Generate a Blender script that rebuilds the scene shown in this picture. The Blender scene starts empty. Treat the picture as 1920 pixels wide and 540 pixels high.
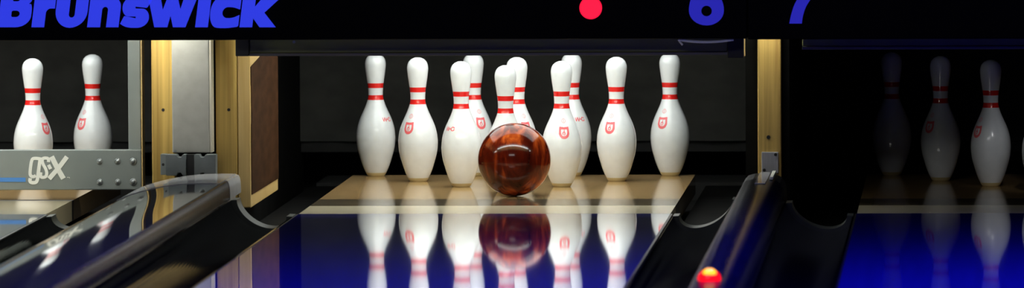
import bpy, bmesh, math, random
from mathutils import Vector, Matrix
random.seed(7)
PI = math.pi
scn = bpy.context.scene
COL = scn.collection

# ------------------------------------------------------------------ camera
F_PX, CAM_X, CAM_Y, CAM_Z = 13349.06, 1.4169, -22.0, 1.3786
YAW, PITCH, ROLL = 0.065837, 0.057976, -0.005571
r_ = Vector((math.cos(YAW), math.sin(YAW), 0))
f_ = Vector((-math.sin(YAW) * math.cos(PITCH), math.cos(YAW) * math.cos(PITCH), -math.sin(PITCH)))
u_ = r_.cross(f_)
R_ = r_ * math.cos(ROLL) + u_ * math.sin(ROLL)
V_ = -r_ * math.sin(ROLL) + u_ * math.cos(ROLL)
cd = bpy.data.cameras.new('camera')
cam = bpy.data.objects.new('camera', cd)
COL.objects.link(cam)
M = Matrix((R_, V_, -f_)).transposed().to_4x4()
M.translation = Vector((CAM_X, CAM_Y, CAM_Z))
cam.matrix_world = M
cd.sensor_width = 36.0
cd.lens = F_PX / 1920 * 36.0
cd.clip_start = 0.1
cd.clip_end = 60
cd.dof.use_dof = True
cd.dof.focus_distance = 21.2
cd.dof.aperture_fstop = 5.0
scn.camera = cam

# ------------------------------------------------------------------ world, exposure
w = bpy.data.worlds.new('world')
scn.world = w
w.use_nodes = True
w.node_tree.nodes['Background'].inputs[0].default_value = (0.01, 0.011, 0.016, 1)
w.node_tree.nodes['Background'].inputs[1].default_value = 1.0
scn.view_settings.view_transform = 'Standard'
scn.view_settings.look = 'None'
scn.view_settings.gamma = 1
scn.view_settings.use_curve_mapping = False
scn.view_settings.exposure = 0.0

TUBE = 40.0       # strength of the fluorescent tubes behind the masking
FILL = 27.0       # dim white fill added over the lanes to light the fronts
BLUE = 60.0       # watts of each blue flood over the lanes

def area(name, loc, target, sx, sy, power, color):
    l = bpy.data.lights.new(name, 'AREA')
    l.shape = 'RECTANGLE'; l.size = sx; l.size_y = sy; l.energy = power; l.color = color
    o = bpy.data.objects.new(name, l); COL.objects.link(o)
    o.location = loc
    o.rotation_euler = (Vector(target) - Vector(loc)).to_track_quat('-Z', 'Y').to_euler()
    return o

for cx_, pw, yy in ((-1.8, 0.45, -5.6), (0.0, 0.8, -5.5), (1.75, 1.5, -5.2)):
    o_ = area('blue_flood', (cx_, yy, 2.6), (cx_, yy + 0.3, 0.0), 1.0, 2.6, BLUE * pw, (0.04, 0.035, 1.0))
    o_.data.spread = math.radians(75)
area('front_fill', (-0.6, -9.0, 2.7), (-0.6, -1.5, 0.4), 2.5, 0.5, FILL, (1.0, 1.0, 0.98))
sp = bpy.data.lights.new('pin_fill_spot', 'SPOT')  # spot added so brightness falls off across the right pins
sp.energy = 24; sp.spot_size = math.radians(43); sp.spot_blend = 0.5; sp.shadow_soft_size = 0.03
so = bpy.data.objects.new('pin_fill_spot', sp); COL.objects.link(so)
so.location = (1.62, -1.52, 0.60)
so.rotation_euler = (Vector((1.735, -0.79, 0.17)) - so.location).to_track_quat('-Z', 'Y').to_euler()

# ------------------------------------------------------------------ materials
def lin(c):
    return tuple(((x / 255) / 12.92 if x <= 10 else (((x / 255) + .055) / 1.055) ** 2.4) for x in c) + (1,)

def mat(name, col, rough=0.5, metal=0.0, spec=0.5, coat=0.0, emit=None, estr=0.0):
    m = bpy.data.materials.new(name); m.use_nodes = True
    b = m.node_tree.nodes['Principled BSDF']
    b.inputs['Base Color'].default_value = tuple(col[:3]) + (1,)
    b.inputs['Roughness'].default_value = rough
    b.inputs['Metallic'].default_value = metal
    b.inputs['Specular IOR Level'].default_value = spec
    b.inputs['Coat Weight'].default_value = coat
    b.inputs['Coat Roughness'].default_value = 0.04
    if emit:
        b.inputs['Emission Color'].default_value = tuple(emit[:3]) + (1,)
        b.inputs['Emission Strength'].default_value = estr
    return m

def noisy(name, c1, c2, scale=(1, 1, 1), nscale=5.0, detail=4.0, rough=0.5, lo=0.35, hi=0.65, bump=0.0,
          metal=0.0, spec=0.5, coat=0.0, distort=0.0, rvar=0.0):
    m = mat(name, c1, rough, metal, spec, coat)
    nt = m.node_tree; N = nt.nodes; L = nt.links
    b = N['Principled BSDF']
    tc = N.new('ShaderNodeTexCoord'); mp = N.new('ShaderNodeMapping'); mp.inputs['Scale'].default_value = scale
    no = N.new('ShaderNodeTexNoise'); no.inputs['Scale'].default_value = nscale
    no.inputs['Detail'].default_value = detail; no.inputs['Distortion'].default_value = distort
    cr = N.new('ShaderNodeValToRGB')
    cr.color_ramp.elements[0].position = lo; cr.color_ramp.elements[0].color = tuple(c1[:3]) + (1,)
    cr.color_ramp.elements[1].position = hi; cr.color_ramp.elements[1].color = tuple(c2[:3]) + (1,)
    L.new(tc.outputs['Object'], mp.inputs[0]); L.new(mp.outputs[0], no.inputs['Vector'])
    L.new(no.outputs['Fac'], cr.inputs[0]); L.new(cr.outputs[0], b.inputs['Base Color'])
    if bump:
        bp = N.new('ShaderNodeBump'); bp.inputs['Strength'].default_value = bump; bp.inputs['Distance'].default_value = 0.002
        L.new(no.outputs['Fac'], bp.inputs['Height']); L.new(bp.outputs[0], b.inputs['Normal'])
    if rvar:
        mr = N.new('ShaderNodeMapRange'); mr.inputs['To Min'].default_value = rough; mr.inputs['To Max'].default_value = rough + rvar
        L.new(no.outputs['Fac'], mr.inputs[0]); L.new(mr.outputs[0], b.inputs['Roughness'])
    return m

M_pin = noisy('pin_coating', (0.79, 0.83, 0.86), (0.83, 0.87, 0.90), (1, 1, 1), 25, 3, 0.22, 0.4, 0.6, coat=0.5)
M_red = mat('pin_stripe_red', (0.80, 0.018, 0.015), 0.25, coat=0.5)
M_mark = mat('pin_print_pink', (0.86, 0.15, 0.17), 0.3)
M_faint = mat('pin_print_pale', (0.83, 0.45, 0.47), 0.3)
M_base = mat('pin_base_nylon', (0.62, 0.52, 0.28), 0.5)
M_deckwood = noisy('maple_deck', (0.40, 0.25, 0.10), (0.50, 0.33, 0.15), (7, 0.9, 1), 2.0, 3, 0.10, 0.3, 0.7, spec=0.5)
M_cream = noisy('pale_maple_lit', (0.72, 0.62, 0.42), (0.78, 0.69, 0.48), (3, 0.8, 1), 2.0, 1, 0.12, 0.3, 0.65)  # pale maple with the brightness under the lamp painted in
M_shadestrip = noisy('maple_shaded', (0.085, 0.065, 0.04), (0.15, 0.115, 0.07), (6, 2, 1), 2.0, 2, 0.08, 0.3, 0.7)  # darker maple tone that paints the shade across the deck
M_lane = noisy('blue_lane_surface', (0.05, 0.05, 0.46), (0.07, 0.065, 0.54), (18, 0.8, 1), 2.0, 4, 0.035, 0.3, 0.7, spec=0.7, coat=1.0)
M_laneedge = mat('lane_edge_black', (0.012, 0.012, 0.012), 0.3)
M_gutter = noisy('gutter_plastic', (0.006, 0.007, 0.007), (0.009, 0.010, 0.010), (1, 1, 1), 30, 3, 0.035, spec=0.3)
M_rim = noisy('gutter_end_grey', (0.045, 0.052, 0.048), (0.07, 0.08, 0.072), (1, 1, 1), 12, 3, 0.35)
M_cap = noisy('cap_gloss_black', (0.008, 0.008, 0.05), (0.012, 0.012, 0.06), (1, 1, 1), 9, 3, 0.045, spec=0.8, coat=0.6)
M_cap2 = noisy('cap_satin_black', (0.004, 0.004, 0.012), (0.006, 0.006, 0.016), (1, 1, 1), 9, 3, 0.22, spec=0.03)
M_capend = noisy('cap_end_grey', (0.62, 0.62, 0.64), (0.70, 0.70, 0.72), (1, 1, 1), 12, 3, 0.16, coat=0.5)
M_seam = mat('seam_dark', (0.02, 0.02, 0.02), 0.5)
M_pine = noisy('pine_edge', (0.40, 0.23, 0.045), (0.74, 0.50, 0.14), (38, 1, 0.9), 1.6, 5, 0.5, 0.3, 0.68, bump=0.1, distort=0.6)
M_pinelight = noisy('pine_light', (0.60, 0.38, 0.12), (0.78, 0.56, 0.24), (30, 2, 1.2), 1.6, 5, 0.5, 0.3, 0.7, distort=0.4)
M_brown = noisy('brown_panel', (0.035, 0.015, 0.006), (0.065, 0.028, 0.012), (1, 1.5, 6), 5, 5, 0.8, 0.3, 0.7, spec=0.05)
M_blackply = noisy('black_kickback', (0.003, 0.003, 0.003), (0.006, 0.006, 0.006), (1, 1, 1), 14, 3, 0.8, spec=0.08)
M_curtain = noisy('curtain_rubber', (0.030, 0.031, 0.028), (0.055, 0.055, 0.05), (1, 1, 1.6), 8, 5, 0.85, 0.3, 0.7, bump=0.2)
M_cushion = noisy('cushion_black', (0.008, 0.008, 0.008), (0.014, 0.014, 0.014), (1, 1, 1), 20, 4, 0.8)
M_column = noisy('column_grey', (0.45, 0.445, 0.40), (0.50, 0.495, 0.45), (1, 1, 1), 30, 2, 0.4, metal=0.1)
M_columnedge = mat('column_edge', (0.75, 0.70, 0.58), 0.35)
M_steel = noisy('sweep_grey', (0.24, 0.27, 0.26), (0.28, 0.31, 0.30), (1, 1, 1), 6, 3, 0.42, metal=0.1)
M_block = noisy('block_grey', (0.13, 0.15, 0.155), (0.18, 0.20, 0.205), (1, 1, 1), 18, 3, 0.5)
M_block2 = mat('cap_end_dark', (0.02, 0.02, 0.024), 0.25)
M_bolt = mat('bolt_steel', (0.42, 0.45, 0.46), 0.3, metal=0.7)
M_dark = mat('dark_hole', (0.012, 0.012, 0.012), 0.6)
M_white = mat('white_letter', (0.92, 0.93, 0.88), 0.4)
M_stripe = mat('blue_stripe', (0.10, 0.30, 0.75), 0.4)
M_rail = noisy('sweep_dark_grey', (0.26, 0.27, 0.09), (0.30, 0.31, 0.11), (1, 1, 1), 8, 3, 0.55)
M_railedge = mat('rail_edge', (0.13, 0.12, 0.11), 0.4)
M_black = noisy('masking_black', (0.001, 0.001, 0.0015), (0.0015, 0.0015, 0.002), (1, 1, 1), 10, 2, 0.5, spec=0.05)
M_letter = mat('sign_letter_blue', (0.03, 0.04, 0.5), 0.5, emit=lin((44, 58, 222)), estr=0.97)
M_num = mat('sign_number_blue', (0.02, 0.02, 0.35), 0.5, emit=lin((35, 34, 165)), estr=0.97)
M_reddot = mat('red_indicator', (0.6, 0.0, 0.02), 0.4, emit=lin((255, 26, 66)), estr=1.05)
M_redlamp = mat('red_lamp', (0.7, 0.0, 0.0), 0.2, emit=(1.0, 0.004, 0.012), estr=1.6)
M_yellowlamp = mat('lamp_core', (1, 0.5, 0.0), 0.2, emit=(1.0, 0.42, 0.02), estr=2.2)
M_tube = mat('tube_light', (1, 1, 1), 0.4, emit=(0.95, 1.0, 0.96), estr=TUBE)
M_fillpanel = mat('fill_panel_glow', (1, 1, 1), 0.4, emit=(0.95, 1.0, 0.96), estr=TUBE * 0.075)  # glow of the added panels that even out the rear pins
M_filltube = mat('fill_tube_glow', (1, 1, 1), 0.4, emit=(0.96, 0.97, 0.85), estr=TUBE * 1.6)  # glow of the tubes added to brighten column and pine posts
M_reflector = mat('reflector_grey', (0.3, 0.3, 0.3), 0.5)
M_clip = mat('clip_metal', (0.93, 0.95, 0.90), 0.4)
M_plate = noisy('plate_metal', (0.42, 0.42, 0.46), (0.62, 0.62, 0.66), (40, 1, 2), 1.5, 3, 0.35, metal=0.2)
M_floor = noisy('dark_floor', (0.01, 0.01, 0.011), (0.02, 0.02, 0.02), (1, 1, 1), 4, 3, 0.7)
M_approach = noisy('approach_wood', (0.30, 0.19, 0.09), (0.42, 0.28, 0.14), (14, 0.7, 1), 3, 5, 0.25)
M_wall = noisy('dark_wall', (0.012, 0.012, 0.016), (0.02, 0.02, 0.024), (1, 1, 1), 3, 3, 0.8)
M_ballm = mat('ball_marbled_shaded', (0.2, 0.03, 0.01), 0.12, spec=0.35)
nt = M_ballm.node_tree; N = nt.nodes; L = nt.links
tc = N.new('ShaderNodeTexCoord'); mp = N.new('ShaderNodeMapping'); mp.inputs['Scale'].default_value = (13, 9, 3)
mp.inputs['Rotation'].default_value = (0.1, 0.15, 0.3)
no = N.new('ShaderNodeTexNoise'); no.inputs['Scale'].default_value = 1.5; no.inputs['Detail'].default_value = 6; no.inputs['Distortion'].default_value = 0.9
cr = N.new('ShaderNodeValToRGB')
e = cr.color_ramp.elements
e[0].position = 0.28; e[0].color = (0.035, 0.004, 0.002, 1)
e[1].position = 0.72; e[1].color = (0.95, 0.27, 0.045, 1)
k = e.new(0.46); k.color = (0.17, 0.018, 0.005, 1)
k = e.new(0.58); k.color = (0.56, 0.095, 0.016, 1)
L.new(tc.outputs['Object'], mp.inputs[0]); L.new(mp.outputs[0], no.inputs['Vector']); L.new(no.outputs['Fac'], cr.inputs[0])
no2 = N.new('ShaderNodeTexNoise'); no2.inputs['Scale'].default_value = 5.5; no2.inputs['Detail'].default_value = 2  # second noise, offset so its dark blotch paints shade on the lower ball
mp2 = N.new('ShaderNodeMapping'); mp2.inputs['Location'].default_value = (0.09, 0.0, 0.24)
cr2 = N.new('ShaderNodeValToRGB'); cr2.color_ramp.elements[0].position = 0.42; cr2.color_ramp.elements[0].color = (0.42, 0.32, 0.3, 1)
cr2.color_ramp.elements[1].position = 0.58; cr2.color_ramp.elements[1].color = (1, 1, 1, 1)
mx = N.new('ShaderNodeMixRGB'); mx.blend_type = 'MULTIPLY'; mx.inputs[0].default_value = 1
L.new(tc.outputs['Object'], mp2.inputs[0]); L.new(mp2.outputs[0], no2.inputs['Vector']); L.new(no2.outputs['Fac'], cr2.inputs[0])
L.new(cr.outputs[0], mx.inputs[1]); L.new(cr2.outputs[0], mx.inputs[2])
L.new(mx.outputs[0], N['Principled BSDF'].inputs['Base Color'])

# ------------------------------------------------------------------ helpers
def tag(o, label=None, cat=None, group=None, kind=None):
    if label: o['label'] = label
    if cat: o['category'] = cat
    if group: o['group'] = group
    if kind: o['kind'] = kind
    return o

def thing(name, label, cat, loc=(0, 0, 0), group=None):
    o = bpy.data.objects.new(name, None); COL.objects.link(o)
    o.location = loc; o.empty_display_size = 0.05
    return tag(o, label, cat, group)

def origin(parent):
    v = Vector((0, 0, 0))
    while parent is not None:
        v += Vector(parent.location); parent = parent.parent
    return v

def obj(name, bm, mats, parent=None, loc=None, smooth=False, bevel=0.0, seg=2):
    """link bm (authored in world metres) as one mesh object; its origin is the parent's, or loc"""
    o3 = origin(parent)
    base = Vector(loc) if loc is not None else o3
    bmesh.ops.translate(bm, verts=bm.verts, vec=-base)
    bmesh.ops.recalc_face_normals(bm, faces=bm.faces)
    me = bpy.data.meshes.new(name); bm.to_mesh(me); bm.free()
    for m in (mats if isinstance(mats, (list, tuple)) else [mats]): me.materials.append(m)
    if smooth:
        for p in me.polygons: p.use_smooth = True
    o = bpy.data.objects.new(name, me); COL.objects.link(o)
    o.parent = parent
    o.location = base - o3
    if bevel:
        b = o.modifiers.new('bevel', 'BEVEL'); b.width = bevel; b.segments = seg; b.limit_method = 'ANGLE'
        b.angle_limit = math.radians(40)
    return o

def box(bm, x0, x1, y0, y1, z0, z1):
    vs = [bm.verts.new((x, y, z)) for x in (x0, x1) for y in (y0, y1) for z in (z0, z1)]
    for f in ((0, 1, 3, 2), (4, 6, 7, 5), (0, 4, 5, 1), (2, 3, 7, 6), (0, 2, 6, 4), (1, 5, 7, 3)):
        bm.faces.new([vs[i] for i in f])
    return bm

def B(x0, x1, y0, y1, z0, z1): return box(bmesh.new(), x0, x1, y0, y1, z0, z1)

def prism(bm, pts, axis, a, b):
    """extrude polygon pts along axis from a to b; pts in the two other axes (x,z) or (y,z) or (x,y)"""
    def P(p, t):
        if axis == 'y': return (p[0], t, p[1])
        if axis == 'x': return (t, p[0], p[1])
        return (p[0], p[1], t)
    v0 = [bm.verts.new(P(p, a)) for p in pts]; v1 = [bm.verts.new(P(p, b)) for p in pts]
    bm.faces.new(v0); bm.faces.new(list(reversed(v1)))
    n = len(pts)
    for i in range(n): bm.faces.new([v0[i], v1[i], v1[(i + 1) % n], v0[(i + 1) % n]])
    return bm

def disc(bm, c, r, depth, axis='y', n=20):
    pts = [(c[0] + r * math.cos(2 * PI * i / n), c[2] + r * math.sin(2 * PI * i / n)) for i in range(n)]
    return prism(bm, pts, 'y', c[1], c[1] + depth)

def lathe(bm, prof, seg=48, c=(0, 0, 0), matfn=None):
    rings = []
    for r, z in prof:
        if r < 1e-6: rings.append([bm.verts.new((c[0], c[1], c[2] + z))])
        else: rings.append([bm.verts.new((c[0] + r * math.cos(2 * PI * i / seg), c[1] + r * math.sin(2 * PI * i / seg), c[2] + z)) for i in range(seg)])
    for k in range(len(rings) - 1):
        A, C = rings[k], rings[k + 1]
        for i in range(seg):
            j = (i + 1) % seg
            if len(A) == 1 and len(C) == 1: continue
            if len(A) == 1: f = bm.faces.new([A[0], C[j], C[i]])
            elif len(C) == 1: f = bm.faces.new([A[i], A[j], C[0]])
            else: f = bm.faces.new([A[i], A[j], C[j], C[i]])
            if matfn: f.material_index = matfn((prof[k][1] + prof[k + 1][1]) / 2)
    return bm

def tube(bm, pts, r, n=12):
    pts = [Vector(p) for p in pts]; rings = []
    for i, p in enumerate(pts):
        d = (pts[min(i + 1, len(pts) - 1)] - pts[max(i - 1, 0)]).normalized()
        up = Vector((0, 0, 1)) if abs(d.z) < 0.9 else Vector((1, 0, 0))
        a = d.cross(up).normalized(); b = d.cross(a)
        rings.append([bm.verts.new(p + a * r * math.cos(2 * PI * k / n) + b * r * math.sin(2 * PI * k / n)) for k in range(n)])
    for i in range(len(rings) - 1):
        for k in range(n): bm.faces.new([rings[i][k], rings[i][(k + 1) % n], rings[i + 1][(k + 1) % n], rings[i + 1][k]])
    bm.faces.new(rings[0]); bm.faces.new(list(reversed(rings[-1])))
    return bm

def sheet(bm, prof, y0, y1, th=0.004, ny=1):
    """an open (x,z) profile run along y as a thin solid of thickness th (thickened downward along its normal)"""
    n = len(prof); low = []
    for i in range(n):
        a = Vector(prof[max(i - 1, 0)]); b = Vector(prof[min(i + 1, n - 1)])
        d = (b - a).normalized(); nn = Vector((d.y, -d.x))
        low.append((prof[i][0] + nn.x * th, prof[i][1] + nn.y * th))
    return prism(bm, list(prof) + low[::-1], 'y', y0, y1)

def rounded(contour, n=8):
    """contour of (x, y, r): corners rounded with radius r"""
    out = []; m = len(contour)
    for i in range(m):
        p = Vector(contour[i][:2]); r = contour[i][2] if len(contour[i]) > 2 else 0
        if r <= 0: out.append((p.x, p.y)); continue
        a = Vector(contour[i - 1][:2]); b = Vector(contour[(i + 1) % m][:2])
        da = (a - p); db = (b - p)
        ra = min(r, da.length * 0.5 if (contour[i - 1] + (0,))[2] else da.length * .98)
        rb = min(r, db.length * 0.5 if (contour[(i + 1) % m] + (0,))[2] else db.length * .98)
        s = p + da.normalized() * ra; t = p + db.normalized() * rb
        c1 = s + (p - s) * 0.5523; c2 = t + (p - t) * 0.5523
        for k in range(n + 1):
            u = k / n
            q = s * (1 - u) ** 3 + c1 * 3 * u * (1 - u) ** 2 + c2 * 3 * u * u * (1 - u) + t * u ** 3
            out.append((q.x, q.y))
    return out

def filled(name, contours, y, depth, material, parent):
    """flat lettering: closed (x,z) outlines, inner ones are holes, standing at y, depth thick"""
    cu = bpy.data.curves.new('outline', 'CURVE'); cu.dimensions = '2D'; cu.fill_mode = 'BOTH'; cu.extrude = depth / 2
    for pts in contours:
        s = cu.splines.new('POLY'); s.points.add(len(pts) - 1); s.use_cyclic_u = True
        for i, (a, b) in enumerate(pts): s.points[i].co = (a, b, 0, 1)
    t = bpy.data.objects.new('outline', cu); COL.objects.link(t)
    dg = bpy.context.evaluated_depsgraph_get()
    me = bpy.data.meshes.new_from_object(t.evaluated_get(dg))
    bpy.data.objects.remove(t)
    bm = bmesh.new(); bm.from_mesh(me)
    bmesh.ops.remove_doubles(bm, verts=bm.verts, dist=1e-6)
    for v in bm.verts: v.co = Vector((v.co.x, y + v.co.z, v.co.y))
    return obj(name, bm, material, parent)

def copy_tree(o, parent=None):
    c = o.copy(); COL.objects.link(c); c.parent = parent
    for ch in o.children: copy_tree(ch, c)
    return c

# ------------------------------------------------------------------ layout (metres; x across, y down the lane, z up)
LW = 0.533                      # half lane width
LANES = {'left': -1.795, 'centre': 0.0, 'right': 1.598}
DECK = -1.73                    # front edge of the pin decks
FOUL = -19.1

# ------------------------------------------------------------------ room
def struct(name, bm, m): return tag(obj(name, bm, m), kind='structure')
struct('floor', B(-4.6, 5.4, -24.5, 3.0, -0.22, -0.12), M_floor)
struct('trim_1', B(-4.6, 5.4, -24.5, FOUL - 0.005, -0.12, 0.0), M_approach)
struct('wall_back', B(-4.6, 5.4, 3.0, 3.1, -0.12, 3.0), M_wall)
struct('wall_left', B(-4.7, -4.6, -24.5, 3.1, -0.12, 3.0), M_wall)
struct('wall_right', B(5.4, 5.5, -24.5, 3.1, -0.12, 3.0), M_wall)
struct('ceiling', B(-4.7, 5.5, -24.5, 3.1, 3.0, 3.1), M_wall)

# ------------------------------------------------------------------ lanes
lane_labels = {
    'left': 'glossy bowling lane at the left behind the grey sweep, its deck half hidden',
    'centre': 'glossy blue bowling lane with maple pin deck under the ball and ten pins',
    'right': 'deep blue bowling lane at the right with an unlit pin deck'}
for k, cx in LANES.items():
    t = thing('bowling_lane', lane_labels[k], 'bowling lane', (cx, DECK, 0))
    obj('lane_bed', B(cx - LW, cx + LW, FOUL, DECK - 0.002, -0.06, 0), M_lane, t, loc=(cx, DECK, 0))
    obj('edge_rail', B(cx - LW - 0.006, cx - LW - 0.0005, FOUL, DECK - 0.002, -0.06, -0.001), M_laneedge, t)
    obj('edge_rail', B(cx + LW + 0.0005, cx + LW + 0.006, FOUL, DECK - 0.002, -0.06, -0.001), M_laneedge, t)
    if k == 'left':
        tag(obj('deck_strip', B(cx - LW, cx + LW, DECK, -1.145, -0.06, 0), M_cream, t, loc=(cx, DECK, 0)), 'pale cream strip at the front of the deck, lamp brightness painted in')
        tag(obj('joint', B(cx - LW, cx + LW, -1.144, -1.100, -0.06, -0.0005), M_dark, t), 'thin dark joint')
        obj('pin_deck', B(cx - LW, cx + LW, -1.099, 0.05, -0.06, 0), M_deckwood, t, loc=(cx, 0, 0))
    else:
        tag(obj('deck_strip', B(cx - LW, cx + LW, DECK, -1.39, -0.06, 0), M_cream, t, loc=(cx, DECK, 0)), 'pale cream strip at the front of the deck, lamp brightness painted in')
        tag(obj('shaded_deck', B(cx - LW, cx + LW, -1.389, -1.09, -0.06, 0), M_shadestrip, t, loc=(cx, DECK, 0)), 'darker brown deck band with shade painted in')
        obj('pin_deck', B(cx - LW, cx + LW, -1.089, 0.05, -0.06, 0), M_deckwood, t, loc=(cx, 0, 0))

# ------------------------------------------------------------------ gutters
def gutter_profile(xa, xb, za, zb, depth=0.062, n=48):
    """from (xa,za) to (xb,zb) through a trough"""
    out = []
    for i in range(n + 1):
        u = i / n
        a = PI * u
        x = (xa + xb) / 2 - math.cos(a) * (xb - xa) / 2
        z = za + (zb - za) * (0.5 - 0.5 * math.cos(a)) - depth * math.sin(a)
        out.append((x, z))
    return out

def gutter(xa, xb, za, zb, label):
    cx = (xa + xb) / 2
    t = thing('gutter', label, 'gutter', (cx, DECK, -0.1))
    p = gutter_profile(xa, xb, za, zb)
    obj('trough', sheet(bmesh.new(), gutter_profile(xa + .005, xb - .005, za, zb), FOUL, DECK - 0.09, 0.004), M_gutter, t, smooth=False).data.polygons.foreach_set('use_smooth', [True] * (len(p) * 2 + 2))
    q = [(x, z + 0.001) for x, z in gutter_profile(xa + .020, xb - .020, za, zb, depth=0.053)]
    tag(obj('end_rim', sheet(bmesh.new(), q, DECK - 0.088, DECK + 0.02, 0.017), M_rim, t), 'grey curved rim where the gutter ends')
    obj('pit_channel', B(xa + 0.004, xb - 0.004, DECK + 0.022, 0.6, -0.10, -0.07), M_blackply, t)

gutter(-1.795 + LW + 0.007, -1.035, -0.002, 0.035, 'black gutter along the right edge of the left lane')
gutter(-0.722, -LW - 0.007, 0.045, -0.002, 'black gutter between the long glossy cap and the centre lane')
gutter(LW + 0.007, 0.732, -0.002, 0.045, 'black gutter on the right of the centre lane beside the red light')
gutter(0.862, 1.598 - LW - 0.007, 0.035, -0.002, 'unlit black gutter left of the deep blue right lane')

# ------------------------------------------------------------------ division caps
def dome(x0, x1, z0, zt, n=14):
    out = []
    for i in range(n + 1):
        u = i / n
        x = x0 + (x1 - x0) * (1 - math.cos(u * PI / 2)) if False else x0 + (x1 - x0) * u
        out.append((x, z0 + (zt - z0) * math.sin(min(1, u * 1.25) * PI / 2) ** 0.8))
    return out

def smooth_all(o):
    for p in o.data.polygons: p.use_smooth = True
    m = o.modifiers.new('split', 'EDGE_SPLIT'); m.split_angle = math.radians(35)
    return o

t = thing('division_cap', 'wide glossy black capping between the left lane and the centre lane', 'lane capping', (-0.88, -1.6, 0))
BACK = -1.50
pL = dome(-1.033, -0.738, 0.052, 0.100)
def cap_solid(prof, zb): return [(prof[0][0], zb)] + list(prof) + [(prof[-1][0], zb)]
smooth_all(obj('cap_top', prism(bmesh.new(), cap_solid(pL, 0.02), 'y', FOUL, -1.93), M_cap, t))
tag(smooth_all(obj('cap_end', prism(bmesh.new(), cap_solid([(x, z + 0.0015) for x, z in pL], 0.02), 'y', -1.929, BACK), M_capend, t)), 'light grey end piece')
ps = [(-0.736, 0.099), (-0.731, 0.097), (-0.727, 0.090), (-0.7245, 0.078), (-0.7235, 0.060), (-0.7235, 0.046)]
smooth_all(obj('side_skirt', prism(bmesh.new(), ps + [(-0.736, 0.046)], 'y', FOUL, -1.80), M_cap2, t))
tag(smooth_all(obj('skirt_end', prism(bmesh.new(), [(a + .001 if i else a, b + .001) for i, (a, b) in enumerate(ps)] + [(-0.736, 0.046)], 'y', -1.799, BACK), M_capend, t)), 'light grey end of the skirt')
obj('seam', B(-0.7375, -0.7362, FOUL, BACK, 0.05, 0.0985), M_seam, t)

t = thing('division_cap', 'narrow glossy black capping between the centre lane and the right lane', 'lane capping', (0.8, -1.6, 0))
pR = [(0.7335, 0.05), (0.735, 0.070), (0.740, 0.085), (0.750, 0.095), (0.770, 0.100), (0.800, 0.101), (0.828, 0.098), (0.846, 0.088), (0.856, 0.070), (0.860, 0.040)]
smooth_all(obj('cap_top', prism(bmesh.new(), [(0.7335, 0.02)] + pR + [(0.860, 0.02)], 'y', FOUL, -1.75), M_cap2, t))
tag(obj('cap_end', prism(bmesh.new(), [(0.7335, 0.02)] + pR + [(0.860, 0.02)], 'y', -1.749, BACK), M_block2, t), 'dark end piece')
tag(obj('end_glint', prism(bmesh.new(), [(0.782, 0.1012), (0.812, 0.1012), (0.812, 0.104), (0.782, 0.104)], 'y', -2.0, BACK), M_capend, t, bevel=0.001), 'pale strip standing for a reflection')
obj('end_glint', prism(bmesh.new(), [(0.818, 0.1005), (0.828, 0.1005), (0.828, 0.108), (0.818, 0.108)], 'y', -1.80, BACK), M_clip, t, bevel=0.001)  # both pale strips stand for reflections on the cap end

# ------------------------------------------------------------------ kickback boards with pine front edges
t = thing('kickback_board', 'pine-edged kickback board left of the grey metal column', 'kickback', (-0.966, -1.35, 0))
obj('front_edge', B(-0.999, -0.933, -1.35, -1.28, 0.02, 1.2), M_pine, t, loc=(-0.99, -1.35, 0.1), bevel=0.004)
obj('side_board', B(-0.999, -0.935, -1.279, 1.0, -0.12, 1.2), M_blackply, t)
obj('screw_hole', disc(bmesh.new(), (-0.965, -1.3515, 0.279), 0.0045, 0.002), M_dark, t)

t = thing('kickback_board', 'pine-edged kickback board right of the grey metal column with a brown inner panel', 'kickback', (-0.76, -1.35, 0))
obj('front_edge', B(-0.811, -0.747, -1.35, -1.28, 0.02, 1.2), M_pine, t, loc=(-0.78, -1.35, 0.4), bevel=0.004)
obj('side_board', B(-0.811, -0.780, -1.279, 1.0, -0.12, 1.2), M_blackply, t)
obj('screw_hole', disc(bmesh.new(), (-0.7724, -1.3515, 0.279), 0.0045, 0.002), M_dark, t)
ln = obj('liner_board', B(-0.746, -0.709, -1.35, -0.55, -0.008, 0.62), M_pinelight, t, loc=(-0.72, -1.35, 0.2), bevel=0.003)
tag(ln, 'light pine inner board with cut corner')
pn = [(-1.343, 0.030), (-1.343, 0.235), (-1.336, 0.243), (-1.336, 0.345), (-1.346, 0.352), (-1.346, 0.404), (-0.86, 0.436), (-0.552, 0.436), (-0.552, 0.028)]
tag(obj('inner_panel', prism(bmesh.new(), pn, 'x', -0.7088, -0.7065), M_brown, t), 'dark brown inner face')

t = thing('kickback_board', 'pine-edged kickback board between the centre and right pin decks', 'kickback', (0.8, -1.35, 0))
obj('front_edge', B(0.771, 0.839, -1.35, -1.28, 0.075, 1.2), M_pine, t, loc=(0.79, -1.35, 0.75), bevel=0.004)
obj('side_board', B(0.734, 0.770, -1.30, 1.0, -0.12, 1.2), M_blackply, t)
obj('side_board', B(0.840, 0.862, -1.30, 1.0, -0.12, 1.2), M_blackply, t)
tag(obj('edge_strip', B(0.727, 0.7335, -1.30, -1.26, 0.43, 0.60), M_pinelight, t), 'thin sliver of bare pine')
obj('screw_hole', disc(bmesh.new(), (0.802, -1.3515, 0.196), 0.0055, 0.002), M_dark, t)

t = thing('metal_plate', 'small bolted metal plate on the right pine kickback edge', 'plate', (0.807, -1.36, 0.09))
obj('plate_body', B(0.782, 0.831, -1.362, -1.3505, 0.0915, 0.1535), M_plate, t, bevel=0.002)
obj('bolt', disc(bmesh.new(), (0.823, -1.366, 0.146), 0.0045, 0.004), M_dark, t)
obj('bolt', disc(bmesh.new(), (0.790, -1.366, 0.101), 0.0045, 0.004), M_dark, t)

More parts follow.
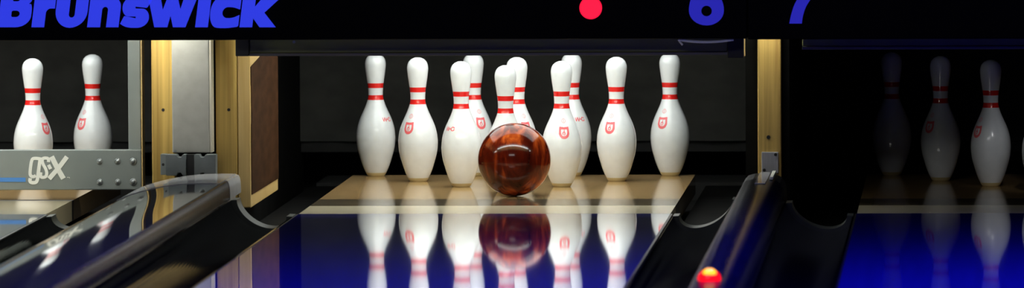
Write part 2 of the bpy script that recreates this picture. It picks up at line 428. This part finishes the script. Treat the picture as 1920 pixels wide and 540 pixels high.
# ------------------------------------------------------------------ grey metal column and its mounting blocks
t = thing('metal_column', 'light grey metal column standing between two pine kickback edges', 'column', (-0.873, -1.38, 0.156))
obj('column_body', B(-0.931, -0.822, -1.42, -1.352, 0.1575, 1.15), M_column, t, bevel=0.003)
tag(obj('edge_trim', B(-0.8215, -0.8155, -1.418, -1.352, 0.1575, 1.15), M_columnedge, t, bevel=0.001), 'bright cream edge')
obj('screw', disc(bmesh.new(), (-0.922, -1.423, 0.163), 0.004, 0.003), M_bolt, t)

def notched(x0, x1, z0, z1, cx, side):
    """block outline with a notch in the top and in the bottom at cx and one in the outer side"""
    nw, nd = 0.009, 0.008
    p = [(x0, z0), (cx - nw, z0), (cx - nw * .5, z0 + nd), (cx + nw * .5, z0 + nd), (cx + nw, z0), (x1, z0)]
    q = [(x1, z1), (cx + nw, z1), (cx + nw * .5, z1 - nd), (cx - nw * .5, z1 - nd), (cx - nw, z1), (x0, z1)]
    return p + q
t = thing('mounting_bracket', 'pair of notched grey blocks below the metal column', 'bracket', (-0.88, -1.45, 0.09))
for x0, x1, c in ((-0.944, -0.886, -0.905), (-0.862, -0.799, -0.838)):
    obj('block', prism(bmesh.new(), notched(x0, x1, 0.094, 0.155, c, 0), 'y', -1.47, -1.422), M_block, t, bevel=0.0015)
tag(obj('side_flange', B(-0.961, -0.9445, -1.465, -1.422, 0.096, 0.156), M_steel, t, bevel=0.001), 'lighter grey flange')
tag(obj('centre_piece', B(-0.8855, -0.8625, -1.455, -1.422, 0.094, 0.154), M_dark, t), 'black middle piece')
obj('slot', disc(bmesh.new(), (-0.953, -1.4665, 0.126), 0.004, 0.002), M_dark, t)

# ------------------------------------------------------------------ lowered sweep of the left lane
SX0, SX1, SY = -2.49, -1.054, -1.15
t = thing('pin_sweep', 'lowered grey pin sweep with white lettering in front of the left pins', 'pin sweep', ((SX0 + SX1) / 2, SY, 0.03))
bd = obj('sweep_board', B(SX0, SX1, SY, SY + 0.025, 0.032, 0.151), M_steel, t, loc=(SX1, SY, 0.03), bevel=0.003)
for a, b in ((-1.095, -1.058), (-2.486, -2.449)):
    obj('sweep_arm', B(a, b, SY + 0.026, SY + 0.060, 0.10, 0.70), M_steel, t, loc=(a, SY, 0.1), bevel=0.002)
tag(obj('end_plate', B(-1.0535, -1.050, SY + 0.001, SY + 0.06, 0.034, 0.70), M_pinelight, t), 'thin tan edge')
for mx in (0, 1):
    for x in (-1.178, -1.1245, -1.0785):
        for z in (0.1165, 0.0555):
            X = x if mx == 0 else SX0 + SX1 - x
            rr = 0.0095 if x > -1.1 else 0.0075
            b = bmesh.new()
            lathe(b, [(rr + .002, 0), (rr + .0015, .0015), (rr, .002), (rr * .55, .0015), (rr * .5, .006), (rr * .35, .0068), (0, .007)], 18)
            bmesh.ops.rotate(b, verts=b.verts, matrix=Matrix.Rotation(PI / 2, 3, 'X'))
            bmesh.ops.translate(b, verts=b.verts, vec=(X, SY - 0.0003, z))
            obj('bolt', b, M_bolt, t, smooth=True)
            b = bmesh.new()
            disc(b, (X - 0.001, SY - 0.0006, z + 0.0012), rr + 0.0012, 0.0005)
            tag(obj('bolt_recess', b, M_dark, t), 'dark ring around the bolt')
# white lettering g s x
SG = (1.0 / 635.0)
def gx(px, py): return (-1.3898 + (px - 53) * (0.1215 / 77), 0.1305 - (py - 294) * (0.0649 / 41))
def stroke(pts, wd, y, th, n=8):
    """a ribbon of lettering along a polyline with round joins, in metres"""
    pts = [Vector(gx(*p)) for p in pts]; wd = wd * 0.00158; bm = bmesh.new()
    sm = [pts[0]]
    for i in range(1, len(pts) - 1):
        a = (pts[i - 1] + pts[i]) / 2; b = (pts[i] + pts[i + 1]) / 2
        if i == 1: sm.append(a)
        for k in range(1, n + 1):
            u = k / n; sm.append(a * (1 - u) ** 2 + pts[i] * 2 * u * (1 - u) + b * u * u)
    sm.append(pts[-1])
    l, r = [], []
    for i, p in enumerate(sm):
        d = (sm[min(i + 1, len(sm) - 1)] - sm[max(i - 1, 0)]).normalized(); nn = Vector((-d.y, d.x))
        l.append(p + nn * wd / 2); r.append(p - nn * wd / 2)
    F = []
    for i in range(len(sm)):
        F.append([bm.verts.new((q.x, yy, q.y)) for q, yy in ((l[i], y), (r[i], y), (r[i], y - th), (l[i], y - th))])
    for i in range(len(F) - 1):
        for k in range(4): bm.faces.new([F[i][k], F[i][(k + 1) % 4], F[i + 1][(k + 1) % 4], F[i + 1][k]])
    bm.faces.new(F[0]); bm.faces.new(F[-1][::-1])
    return bm
def join(*bms):
    out = bmesh.new()
    for b in bms:
        me = bpy.data.meshes.new('tmp'); b.to_mesh(me); b.free(); out.from_mesh(me); bpy.data.meshes.remove(me)
    return out
ly = SY - 0.0004
obj('letter', join(stroke([(74, 297.5), (64, 296.5), (59.5, 299), (56.5, 318), (56, 329), (62, 332), (67, 329)], 6, ly, 0.0010),
                   stroke([(76, 295), (71.5, 325), (69.5, 341), (62, 343), (55.5, 341), (56.5, 334)], 6.5, ly, 0.0012)), M_white, bd)
obj('letter', join(stroke([(91, 304), (91.5, 297), (84, 296), (79, 298), (80, 307), (88, 320), (87, 331), (80, 333), (75.5, 331), (76.5, 323)], 6, ly, 0.0010)), M_white, bd)
obj('letter', join(stroke([(97, 293.5), (107, 314), (119, 335)], 9.5, ly, 0.0010),
                   stroke([(126, 294), (111, 314), (92, 335)], 8.5, ly, 0.0013),
                   stroke([(91, 309), (95, 317)], 6.5, ly, 0.0011)), M_white, bd)
obj('letter', join(stroke([(126, 332.5), (128, 332.5)], 1.5, ly, 0.0008), stroke([(129, 332), (131, 334)], 1.5, ly, 0.0008)), M_white, bd)
tag(obj('stripe', B(SX0 + 0.01, -1.398, SY - 0.0012, SY - 0.0003, 0.0565, 0.0690), M_stripe, bd), 'blue stripe')

# ------------------------------------------------------------------ raised sweeps
t = thing('raised_sweep', 'dark grey raised sweep bar hanging above the ten centre pins', 'sweep bar', (0, -1.5, 0.44))
obj('bar_body', B(-0.694, 0.690, -1.51, -1.485, 0.4515, 0.60), M_rail, t, bevel=0.003)
tag(obj('lower_lip', B(-0.694, 0.690, -1.516, -1.485, 0.4430, 0.451), M_railedge, t, bevel=0.001), 'paler lower edge')
obj('end_block', B(-0.7335, -0.6945, -1.52, -1.47, 0.443, 0.60), M_dark, t, bevel=0.002)
obj('end_block', B(0.6905, 0.7365, -1.52, -1.47, 0.4345, 0.60), M_dark, t, bevel=0.002)
obj('bolt', disc(bmesh.new(), (-0.5642, -1.515, 0.4835), 0.0042, 0.004), M_bolt, t)
t = thing('raised_sweep', 'barely lit raised sweep bar above the right lane pins', 'sweep bar', (1.6, -1.5, 0.45))
obj('bar_body', B(0.905, 2.29, -1.51, -1.485, 0.4665, 0.60), M_rail, t, bevel=0.003)
tag(obj('lower_lip', B(0.905, 2.29, -1.516, -1.485, 0.4575, 0.466), M_railedge, t, bevel=0.001), 'paler lower edge')
t = thing('metal_clip', 'bent pale metal clip at the right end of the centre sweep bar', 'clip', (0.63, -1.62, 0.49))
pts = [(0.553 + 0.158 * u, -1.62, 0.4915 - 0.0065 * math.sin(u * PI)) for u in [i / 14 for i in range(15)]]
obj('curved_strip', tube(bmesh.new(), pts, 0.0038, 10), M_clip, t, smooth=True)
obj('clip_tip', tube(bmesh.new(), [(0.552, -1.62, 0.492), (0.558, -1.62, 0.484), (0.565, -1.62, 0.4765)], 0.0026, 8), M_clip, t, smooth=True)

# ------------------------------------------------------------------ pin deck lamps (fluorescent tubes behind the masking) and added fill lights
def lamp(x0, x1, y, z, m, label, ry=0.04):
    cx = (x0 + x1) / 2
    t = thing('fluorescent_lamp', label, 'lamp', (cx, y, z))
    obj('glass_tube', tube(bmesh.new(), [(x0, y, z), (cx, y, z), (x1, y, z)], 0.012, 16), m, t, smooth=True)
    obj('end_socket', B(x0 - 0.03, x0 - 0.001, y - 0.02, y + 0.02, z - 0.02, z + 0.04), M_reflector, t)
    obj('end_socket', B(x1 + 0.001, x1 + 0.03, y - 0.02, y + 0.02, z - 0.02, z + 0.04), M_reflector, t)
    obj('reflector', B(x0 - 0.03, x1 + 0.03, y - ry, y + ry, z + 0.041, z + 0.048), M_reflector, t)
    for hx in (x0 + 0.02, x1 - 0.02): obj('hanger', B(hx - 0.01, hx + 0.01, -1.5985, y + ry, max(z + 0.0485, 0.601), max(z + 0.058, 0.612)), M_dark, t)
lamp(-0.58 - 1.795, 0.58 - 1.795, -1.40, 0.54, M_tube, 'fluorescent tube over the front of the left pin deck')
lamp(-0.58, 0.58, -1.40, 0.54, M_tube, 'fluorescent tube over the front of the centre pin deck')
for cx, lab in ((-1.795, 'added fill panel high over the left pins'), (0, 'added fill panel high over the centre pins')):
    t = thing('fill_panel', lab, 'lamp', (cx, -0.57, 0.63))
    obj('diffuser', B(cx - 0.58, cx + 0.58, -1.0, -0.15, 0.625, 0.63), M_fillpanel, t)
    obj('panel_frame', B(cx - 0.60, cx + 0.60, -1.02, -0.13, 0.631, 0.66), M_reflector, t)
lamp(-1.14, -0.87, -1.56, 0.60, M_filltube, 'added fill tube over the grey metal column')
lamp(0.775, 0.835, -1.48, 0.57, M_filltube, 'added fill tube over the right pine kickback edge')

# ------------------------------------------------------------------ curtains and pit cushions
for k, cx in LANES.items():
    x0, x1 = (cx - 0.7915, cx + 0.73) if k == 'centre' else (cx - 0.73, cx + 0.73)
    lab = {'left': 'dark grey pit curtain behind the two left pins', 'centre': 'dark grey pit curtain behind the ten centre pins',
           'right': 'unlit pit curtain behind the dim right pins'}[k]
    if k == 'centre': x0 = -0.779
    t = thing('pit_curtain', lab, 'curtain', ((x0 + x1) / 2, 0.9, 0.06))
    b = bmesh.new(); n = 24
    fr = [(x0 + (x1 - x0) * i / n, 0.9 + 0.012 * math.sin(i * 1.1) * (1 if k != 'x' else 0)) for i in range(n + 1)]
    prism(b, fr + [(x, y + 0.02) for x, y in fr[::-1]], 'z', 0.056, 1.1)
    smooth_all(obj('curtain_sheet', b, M_curtain, t))
    obj('hem', B(x0, x1, 0.925, 0.955, 0.02, 0.075), M_cushion, t)
    c = thing('pit_floor', {'left': 'black pit floor behind the left pin deck', 'centre': 'black pit floor behind the centre pin deck',
                            'right': 'black pit floor behind the right pin deck'}[k], 'pit floor', (cx, 0.5, -0.11))
    obj('mat', B(cx - 0.70, cx + 0.70, 0.605, 0.99, -0.119, -0.06), M_cushion, c)

# ------------------------------------------------------------------ masking units with lettering
MY = -1.64
t = thing('masking_unit', 'black masking unit with blue lettering, blue 6 and a red light', 'sign', (-1.1, MY, 0.49))
obj('panel', B(-3.1, 0.7508, MY + 0.001, MY + 0.04, 0.4950, 1.20), M_black, t, bevel=0.004)
S = 0.7980 / 517.0
def sgn(px, py): return (-1.4022 + px * S, 0.5341 - 0.0023 * px / 517 - (py - 51) * S)
def L_(*contours, slant=True):
    out = []
    for c in contours:
        out.append([sgn(x + (0.13 * (51 - y) if slant else 0), y) for x, y in rounded(c)])
    return out
LET = [
    L_([(-4, 51, 0), (56, 51, 27), (56, 8, 14), (49, 7.5, 1), (55, 2, 8), (56, -32, 20), (-4, -32, 0)],
       [(18.5, 32, 3), (34.5, 32, 7), (34.5, 20, 7), (18.5, 20, 3)], [(18.5, 2.5, 2), (33, 2.5, 6), (33, -11, 6), (18.5, -11, 2)]),
    L_([(59.5, 51, 0), (59.5, -6, 0), (99, -6, 0), (99, 16, 0), (83, 16, 9), (83, 51, 0)]),
    L_([(101.5, -6, 0), (101.5, 52, 32), (161, 52, 30), (161, -6, 0), (138, -6, 0), (138, 33, 6), (126.5, 33, 6), (126.5, -6, 0)]),
    L_([(164, 51, 0), (164, -6, 0), (222.5, -6, 20), (222.5, 51, 0), (199.5, 51, 0), (199.5, 13, 6), (188, 13, 6), (188, 51, 0)]),
    L_([(225, 44.5, 1), (238, 52, 10), (277.5, 52, 26), (277.5, 17, 20), (250, 16, 1), (250, 12.5, 1), (272, 15, 2), (280, -1, 2), (262, -6, 10),
        (226, -6, 24), (226, 31, 22), (253, 31, 1), (253, 34.5, 1), (231, 30, 1)]),
    L_([(279, -6, 0), (302, -6, 0), (306, 19, 0), (316, -6, 0), (334, -6, 0), (339, 18, 0), (347, -6, 0), (371.5, -6, 0), (348, 51, 0), (325, 51, 0), (320.5, 29, 0), (314, 51, 0), (290, 51, 0)], slant=False),
    L_([(366.5, 51, 0), (366.5, -6, 0), (390, -6, 0), (390, 51, 0)], ),
    L_([(446.5, 50, 3), (420, 53.5, 12), (391.5, 50, 26), (391.5, -4, 26), (424, -7.5, 10), (446.5, -4, 3), (446.5, 18, 1), (434, 13.5, 6), (414, 13.5, 13), (414, 34, 13), (434, 34, 6), (446.5, 28, 1)]),
    L_([(449.5, 51, 0), (460, -32, 0), (484, -32, 0), (478.5, 13, 0), (495, -6, 0), (529, -6, 0), (496, 24, 0), (517, 51, 0), (487, 51, 0), (475, 34, 0), (473, 51, 0)], slant=False),
]
for c in LET: filled('letter', c, MY - 0.003, 0.006, M_letter, t)
filled('letter_dot', L_([(366.5, -13, 0), (366.5, -32, 0), (390, -32, 0), (390, -13, 0)]), MY - 0.003, 0.006, M_letter, t)
S = (0.902 - 0.6349) / 175
def sgn(px, py): return (0.6349 + (px - 1325) * S, 0.5344 - (py - 47) * S)
circ = [(1325 + 10 * math.cos(a * PI / 10), 20.5 + 10 * math.sin(a * PI / 10)) for a in range(20)]
filled('numeral', L_([(1292, 47.5, 33), (1357.5, 47.5, 32), (1357.5, -8, 30), (1330, -8, 6), (1318, -6, 2), (1346, -40, 0), (1320, -40, 0), (1292, -8, 26)], slant=False)
       + [[sgn(*p) for p in circ]], MY - 0.003, 0.006, M_num, t)
obj('indicator_lens', disc(bmesh.new(), (0.3030, MY - 0.010, 0.5848), 0.0325, 0.012, n=40), M_reddot, t, bevel=0.004)
t2 = thing('masking_unit', 'black masking unit with a blue 7 over the right lane', 'sign', (1.9, MY, 0.49))
obj('panel', B(0.7514, 4.2, MY + 0.001, MY + 0.04, 0.4925, 1.20), M_black, t2, bevel=0.004)
filled('numeral', L_([(1480, 44.5, 0), (1484, 24, 14), (1493, 0, 20), (1509, -22, 0), (1466, -22, 0), (1466, -42, 0), (1540, -42, 0), (1540, -26, 4), (1517, 2, 24), (1506, 24, 14), (1503.5, 44.5, 0)], slant=False), MY - 0.003, 0.006, M_num, t2)

# ------------------------------------------------------------------ red light on the narrow cap
t = thing('indicator_light', 'glowing red light on the narrow capping beside the right gutter', 'light', (0.787, -5.50, 0.100))
b = bmesh.new()
lathe(b, [(0.027, 0), (0.0265, 0.006), (0.024, 0.013), (0.018, 0.020), (0.009, 0.0245), (0, 0.0255)], 28, (0.787, -5.50, 0.101))
obj('lens', b, M_redlamp, t, smooth=True)
b = bmesh.new(); bmesh.ops.create_uvsphere(b, u_segments=18, v_segments=10, radius=0.016)
bmesh.ops.scale(b, verts=b.verts, vec=(1, .7, .7)); bmesh.ops.translate(b, verts=b.verts, vec=(0.788, -5.512, 0.1185))
tag(obj('bulb_core', b, M_yellowlamp, t, smooth=True), 'yellow-orange hot spot')

# ------------------------------------------------------------------ bowling ball
b = bmesh.new(); bmesh.ops.create_uvsphere(b, u_segments=72, v_segments=40, radius=0.1085)
bmesh.ops.translate(b, verts=b.verts, vec=(0.0365, -0.961, 0.1085))
tag(obj('bowling_ball', b, M_ballm, None, loc=(0.0365, -0.961, 0.1085), smooth=True),
    'polished red-brown marbled bowling ball rolling into the front pin', 'bowling ball')

# ------------------------------------------------------------------ bowling pins
KEY = [(0.0, 0.0258), (0.019, 0.0359), (0.038, 0.0436), (0.0572, 0.0496), (0.0857, 0.0572), (0.1143, 0.0605), (0.132, 0.0600), (0.1492, 0.0579), (0.168, 0.0530),
       (0.1842, 0.0470), (0.200, 0.0398), (0.2191, 0.0314), (0.2381, 0.0250), (0.254, 0.0228), (0.2762, 0.0238), (0.2985, 0.0266), (0.322, 0.0301),
       (0.3429, 0.0323), (0.352, 0.0322), (0.362, 0.0300), (0.370, 0.0257), (0.376, 0.0195), (0.3795, 0.0110), (0.381, 0.0)]
def rad(z):
    """Catmull-Rom through the key radii"""
    z = max(0, min(0.381, z))
    for i in range(len(KEY) - 1):
        if KEY[i][0] <= z <= KEY[i + 1][0]: break
    p = [KEY[max(0, i - 1)], KEY[i], KEY[i + 1], KEY[min(len(KEY) - 1, i + 2)]]
    h = p[2][0] - p[1][0]; u = (z - p[1][0]) / h
    m1 = (p[2][1] - p[0][1]) / max(1e-6, (p[2][0] - p[0][0])) * h
    m2 = (p[3][1] - p[1][1]) / max(1e-6, (p[3][0] - p[1][0])) * h
    if i >= len(KEY) - 4: return p[1][1] + (p[2][1] - p[1][1]) * u if i < len(KEY) - 2 else p[1][1] * math.sqrt(max(0, 1 - u * u))
    return (2 * u ** 3 - 3 * u * u + 1) * p[1][1] + (u ** 3 - 2 * u * u + u) * m1 + (-2 * u ** 3 + 3 * u * u) * p[2][1] + (u ** 3 - u * u) * m2

def decal(inside, a0, z0, wd, ht, na=40, nz=44):
    """print wrapped on the pin's surface: inside(u,v) in -1..1 picks the printed cells; a0 angle at u=0, z0 at v=0"""
    bm = bmesh.new(); V = {}
    def vert(i, j):
        if (i, j) not in V:
            z = z0 + ht * (j / nz - .5); r = rad(z) + 0.00035; a = a0 + (i / na - .5) * wd / rad(z0)
            V[(i, j)] = bm.verts.new((r * math.cos(a), r * math.sin(a), z))
        return V[(i, j)]
    for i in range(na):
        for j in range(nz):
            if inside((i + .5) / na * 2 - 1, (j + .5) / nz * 2 - 1):
                bm.faces.new([vert(i, j), vert(i + 1, j), vert(i + 1, j + 1), vert(i, j + 1)])
    return bm
def shield_half(v):            # half width of the shield at height v
    return 0.92 if v > 0.1 else 0.92 * math.sqrt(max(0, 1 - ((0.1 - v) / 1.06) ** 2))
def shield(u, v):
    w_ = shield_half(v)
    if v > 0.93 - 0.10 * (1 - abs(u)) or abs(u) > w_: return False
    s = 0.58
    vi = v / s; ui = u / s
    hollow = abs(ui) < shield_half(vi) and abs(vi) < 0.86
    flame = ((u + 0.05) / 0.26) ** 2 + ((v + 0.12) / 0.30) ** 2 < 1 or (abs(u - 0.04) < 0.10 * (1 - v) and -0.1 < v < 0.45)
    return (not hollow) or (flame and not (((u + .05) / .12) ** 2 + ((v + .15) / .15) ** 2 < 1))
def crown(u, v):
    a = (u / 0.8) ** 2 + (v / 0.8) ** 2
    return 0.45 < a < 1 or (abs(u) < 0.12 and abs(v) < .4)
def wordmark(u, v):            # worn row of short strokes
    if abs(v) > 0.8: return False
    zig = abs(((u + 1) * 2.2) % 1 - 0.5) * 2 * 1.5 - 0.75
    if u < -0.1: return abs(v - zig) < 0.5
    if u < 0.15: return abs(v) < 0.2
    c = (u - 0.58) / 0.4
    return (0.35 < c * c + v * v * 1.3 < 1.0) and not (c > 0.3 and abs(v) < 0.15)

def make_pin():
    t = thing('bowling_pin', 'white bowling pin', 'bowling pin')
    zs = sorted(set([i * 0.00381 for i in range(3, 101)] + [0.2375, 0.2525, 0.2745, 0.2895] + [0.3725, 0.375, 0.3775, 0.3795, 0.3804]))
    prof = [(rad(z), z) for z in zs if z < 0.509] + [(0, 0.381)]
    body = obj('pin_body', lathe(bmesh.new(), prof, 56, matfn=lambda z: 1 if (0.2375 < z < 0.2525 or 0.2745 < z < 0.2895) else 0), [M_pin, M_red], t, smooth=True)
    tag(obj('pin_base', lathe(bmesh.new(), [(0, 0), (0.0245, 0), (0.0258, 0.001), (rad(0.006), 0.006), (rad(0.01143), 0.01143)], 56), M_base, t, smooth=True), 'cream base ring')
    a0 = -PI / 2
    tag(obj('shield_emblem', decal(shield, a0, 0.1665, 0.035, 0.039), M_mark, t), 'pink-red shield emblem')
    tag(obj('crown_mark', decal(crown, a0, 0.202, 0.017, 0.018, 14, 14), M_faint, t), 'faint pink crown above the shield')
    tag(obj('wordmark', decal(wordmark, a0 + PI, 0.178, 0.034, 0.016, 44, 20), M_mark, t), 'small worn pink print')
    return t

G1 = 'pins racked on the centre deck'
C = 0.0; Lx = -1.798; Rx = 1.600
# x, y, angle of the shield (degrees, positive turns it to the photo's right), label
PINS = [
    (C, -0.792, 225, 'front bowling pin, mostly hidden behind the ball', G1),
    (C - .1524, -0.528, 141, 'bowling pin just left of the ball, standing in the second row', G1),
    (C + .1524, -0.528, 11, 'bowling pin just right of the ball, standing in the second row', G1),
    (C - .3048, -0.264, -28, 'second bowling pin from the left on the centre deck, pink shield facing left', G1),
    (C, -0.264, 35, 'bowling pin right behind the front pin, its lower half hidden by the ball', G1),
    (C + .3048, -0.264, -20, 'second bowling pin from the right on the centre deck', G1),
    (C - .4572, 0, 230, 'leftmost bowling pin on the centre deck', G1),
    (C - .1524, 0, 30, 'back row bowling pin half hidden behind the pin left of the ball', G1),
    (C + .1524, 0, 215, 'back row bowling pin half hidden behind the pin right of the ball', G1),
    (C + .4572, 0, -24, 'rightmost bowling pin on the centre deck, at the end of the back row', G1),
    (Lx + .3048, -0.264, 57, 'left one of the two bowling pins behind the grey sweep', 'pins behind the grey sweep'),
    (Lx + .4572, 0, -36, 'right one of the two bowling pins behind the grey sweep', 'pins behind the grey sweep'),
    (Rx, -0.792, 20, 'bright bowling pin cut off by the right edge of the photo', 'pins on the dark right deck'),
    (Rx - .1524, -0.528, -50, 'half lit grey-looking bowling pin on the dark right deck', 'pins on the dark right deck'),
    (Rx - .3048, -0.264, -40, 'very dim bowling pin, middle of the three visible on the right deck', 'pins on the dark right deck'),
    (Rx - .4572, 0, 100, 'almost invisible unlit bowling pin, leftmost on the right deck', 'pins on the dark right deck'),
]
pin0 = make_pin()
for i, (x, y, a, lab, g) in enumerate(PINS):
    o = pin0 if i == 0 else copy_tree(pin0)
    o.location = (x, y, 0); o.rotation_euler = (0, 0, math.radians(a))
    o['label'] = lab; o['group'] = g
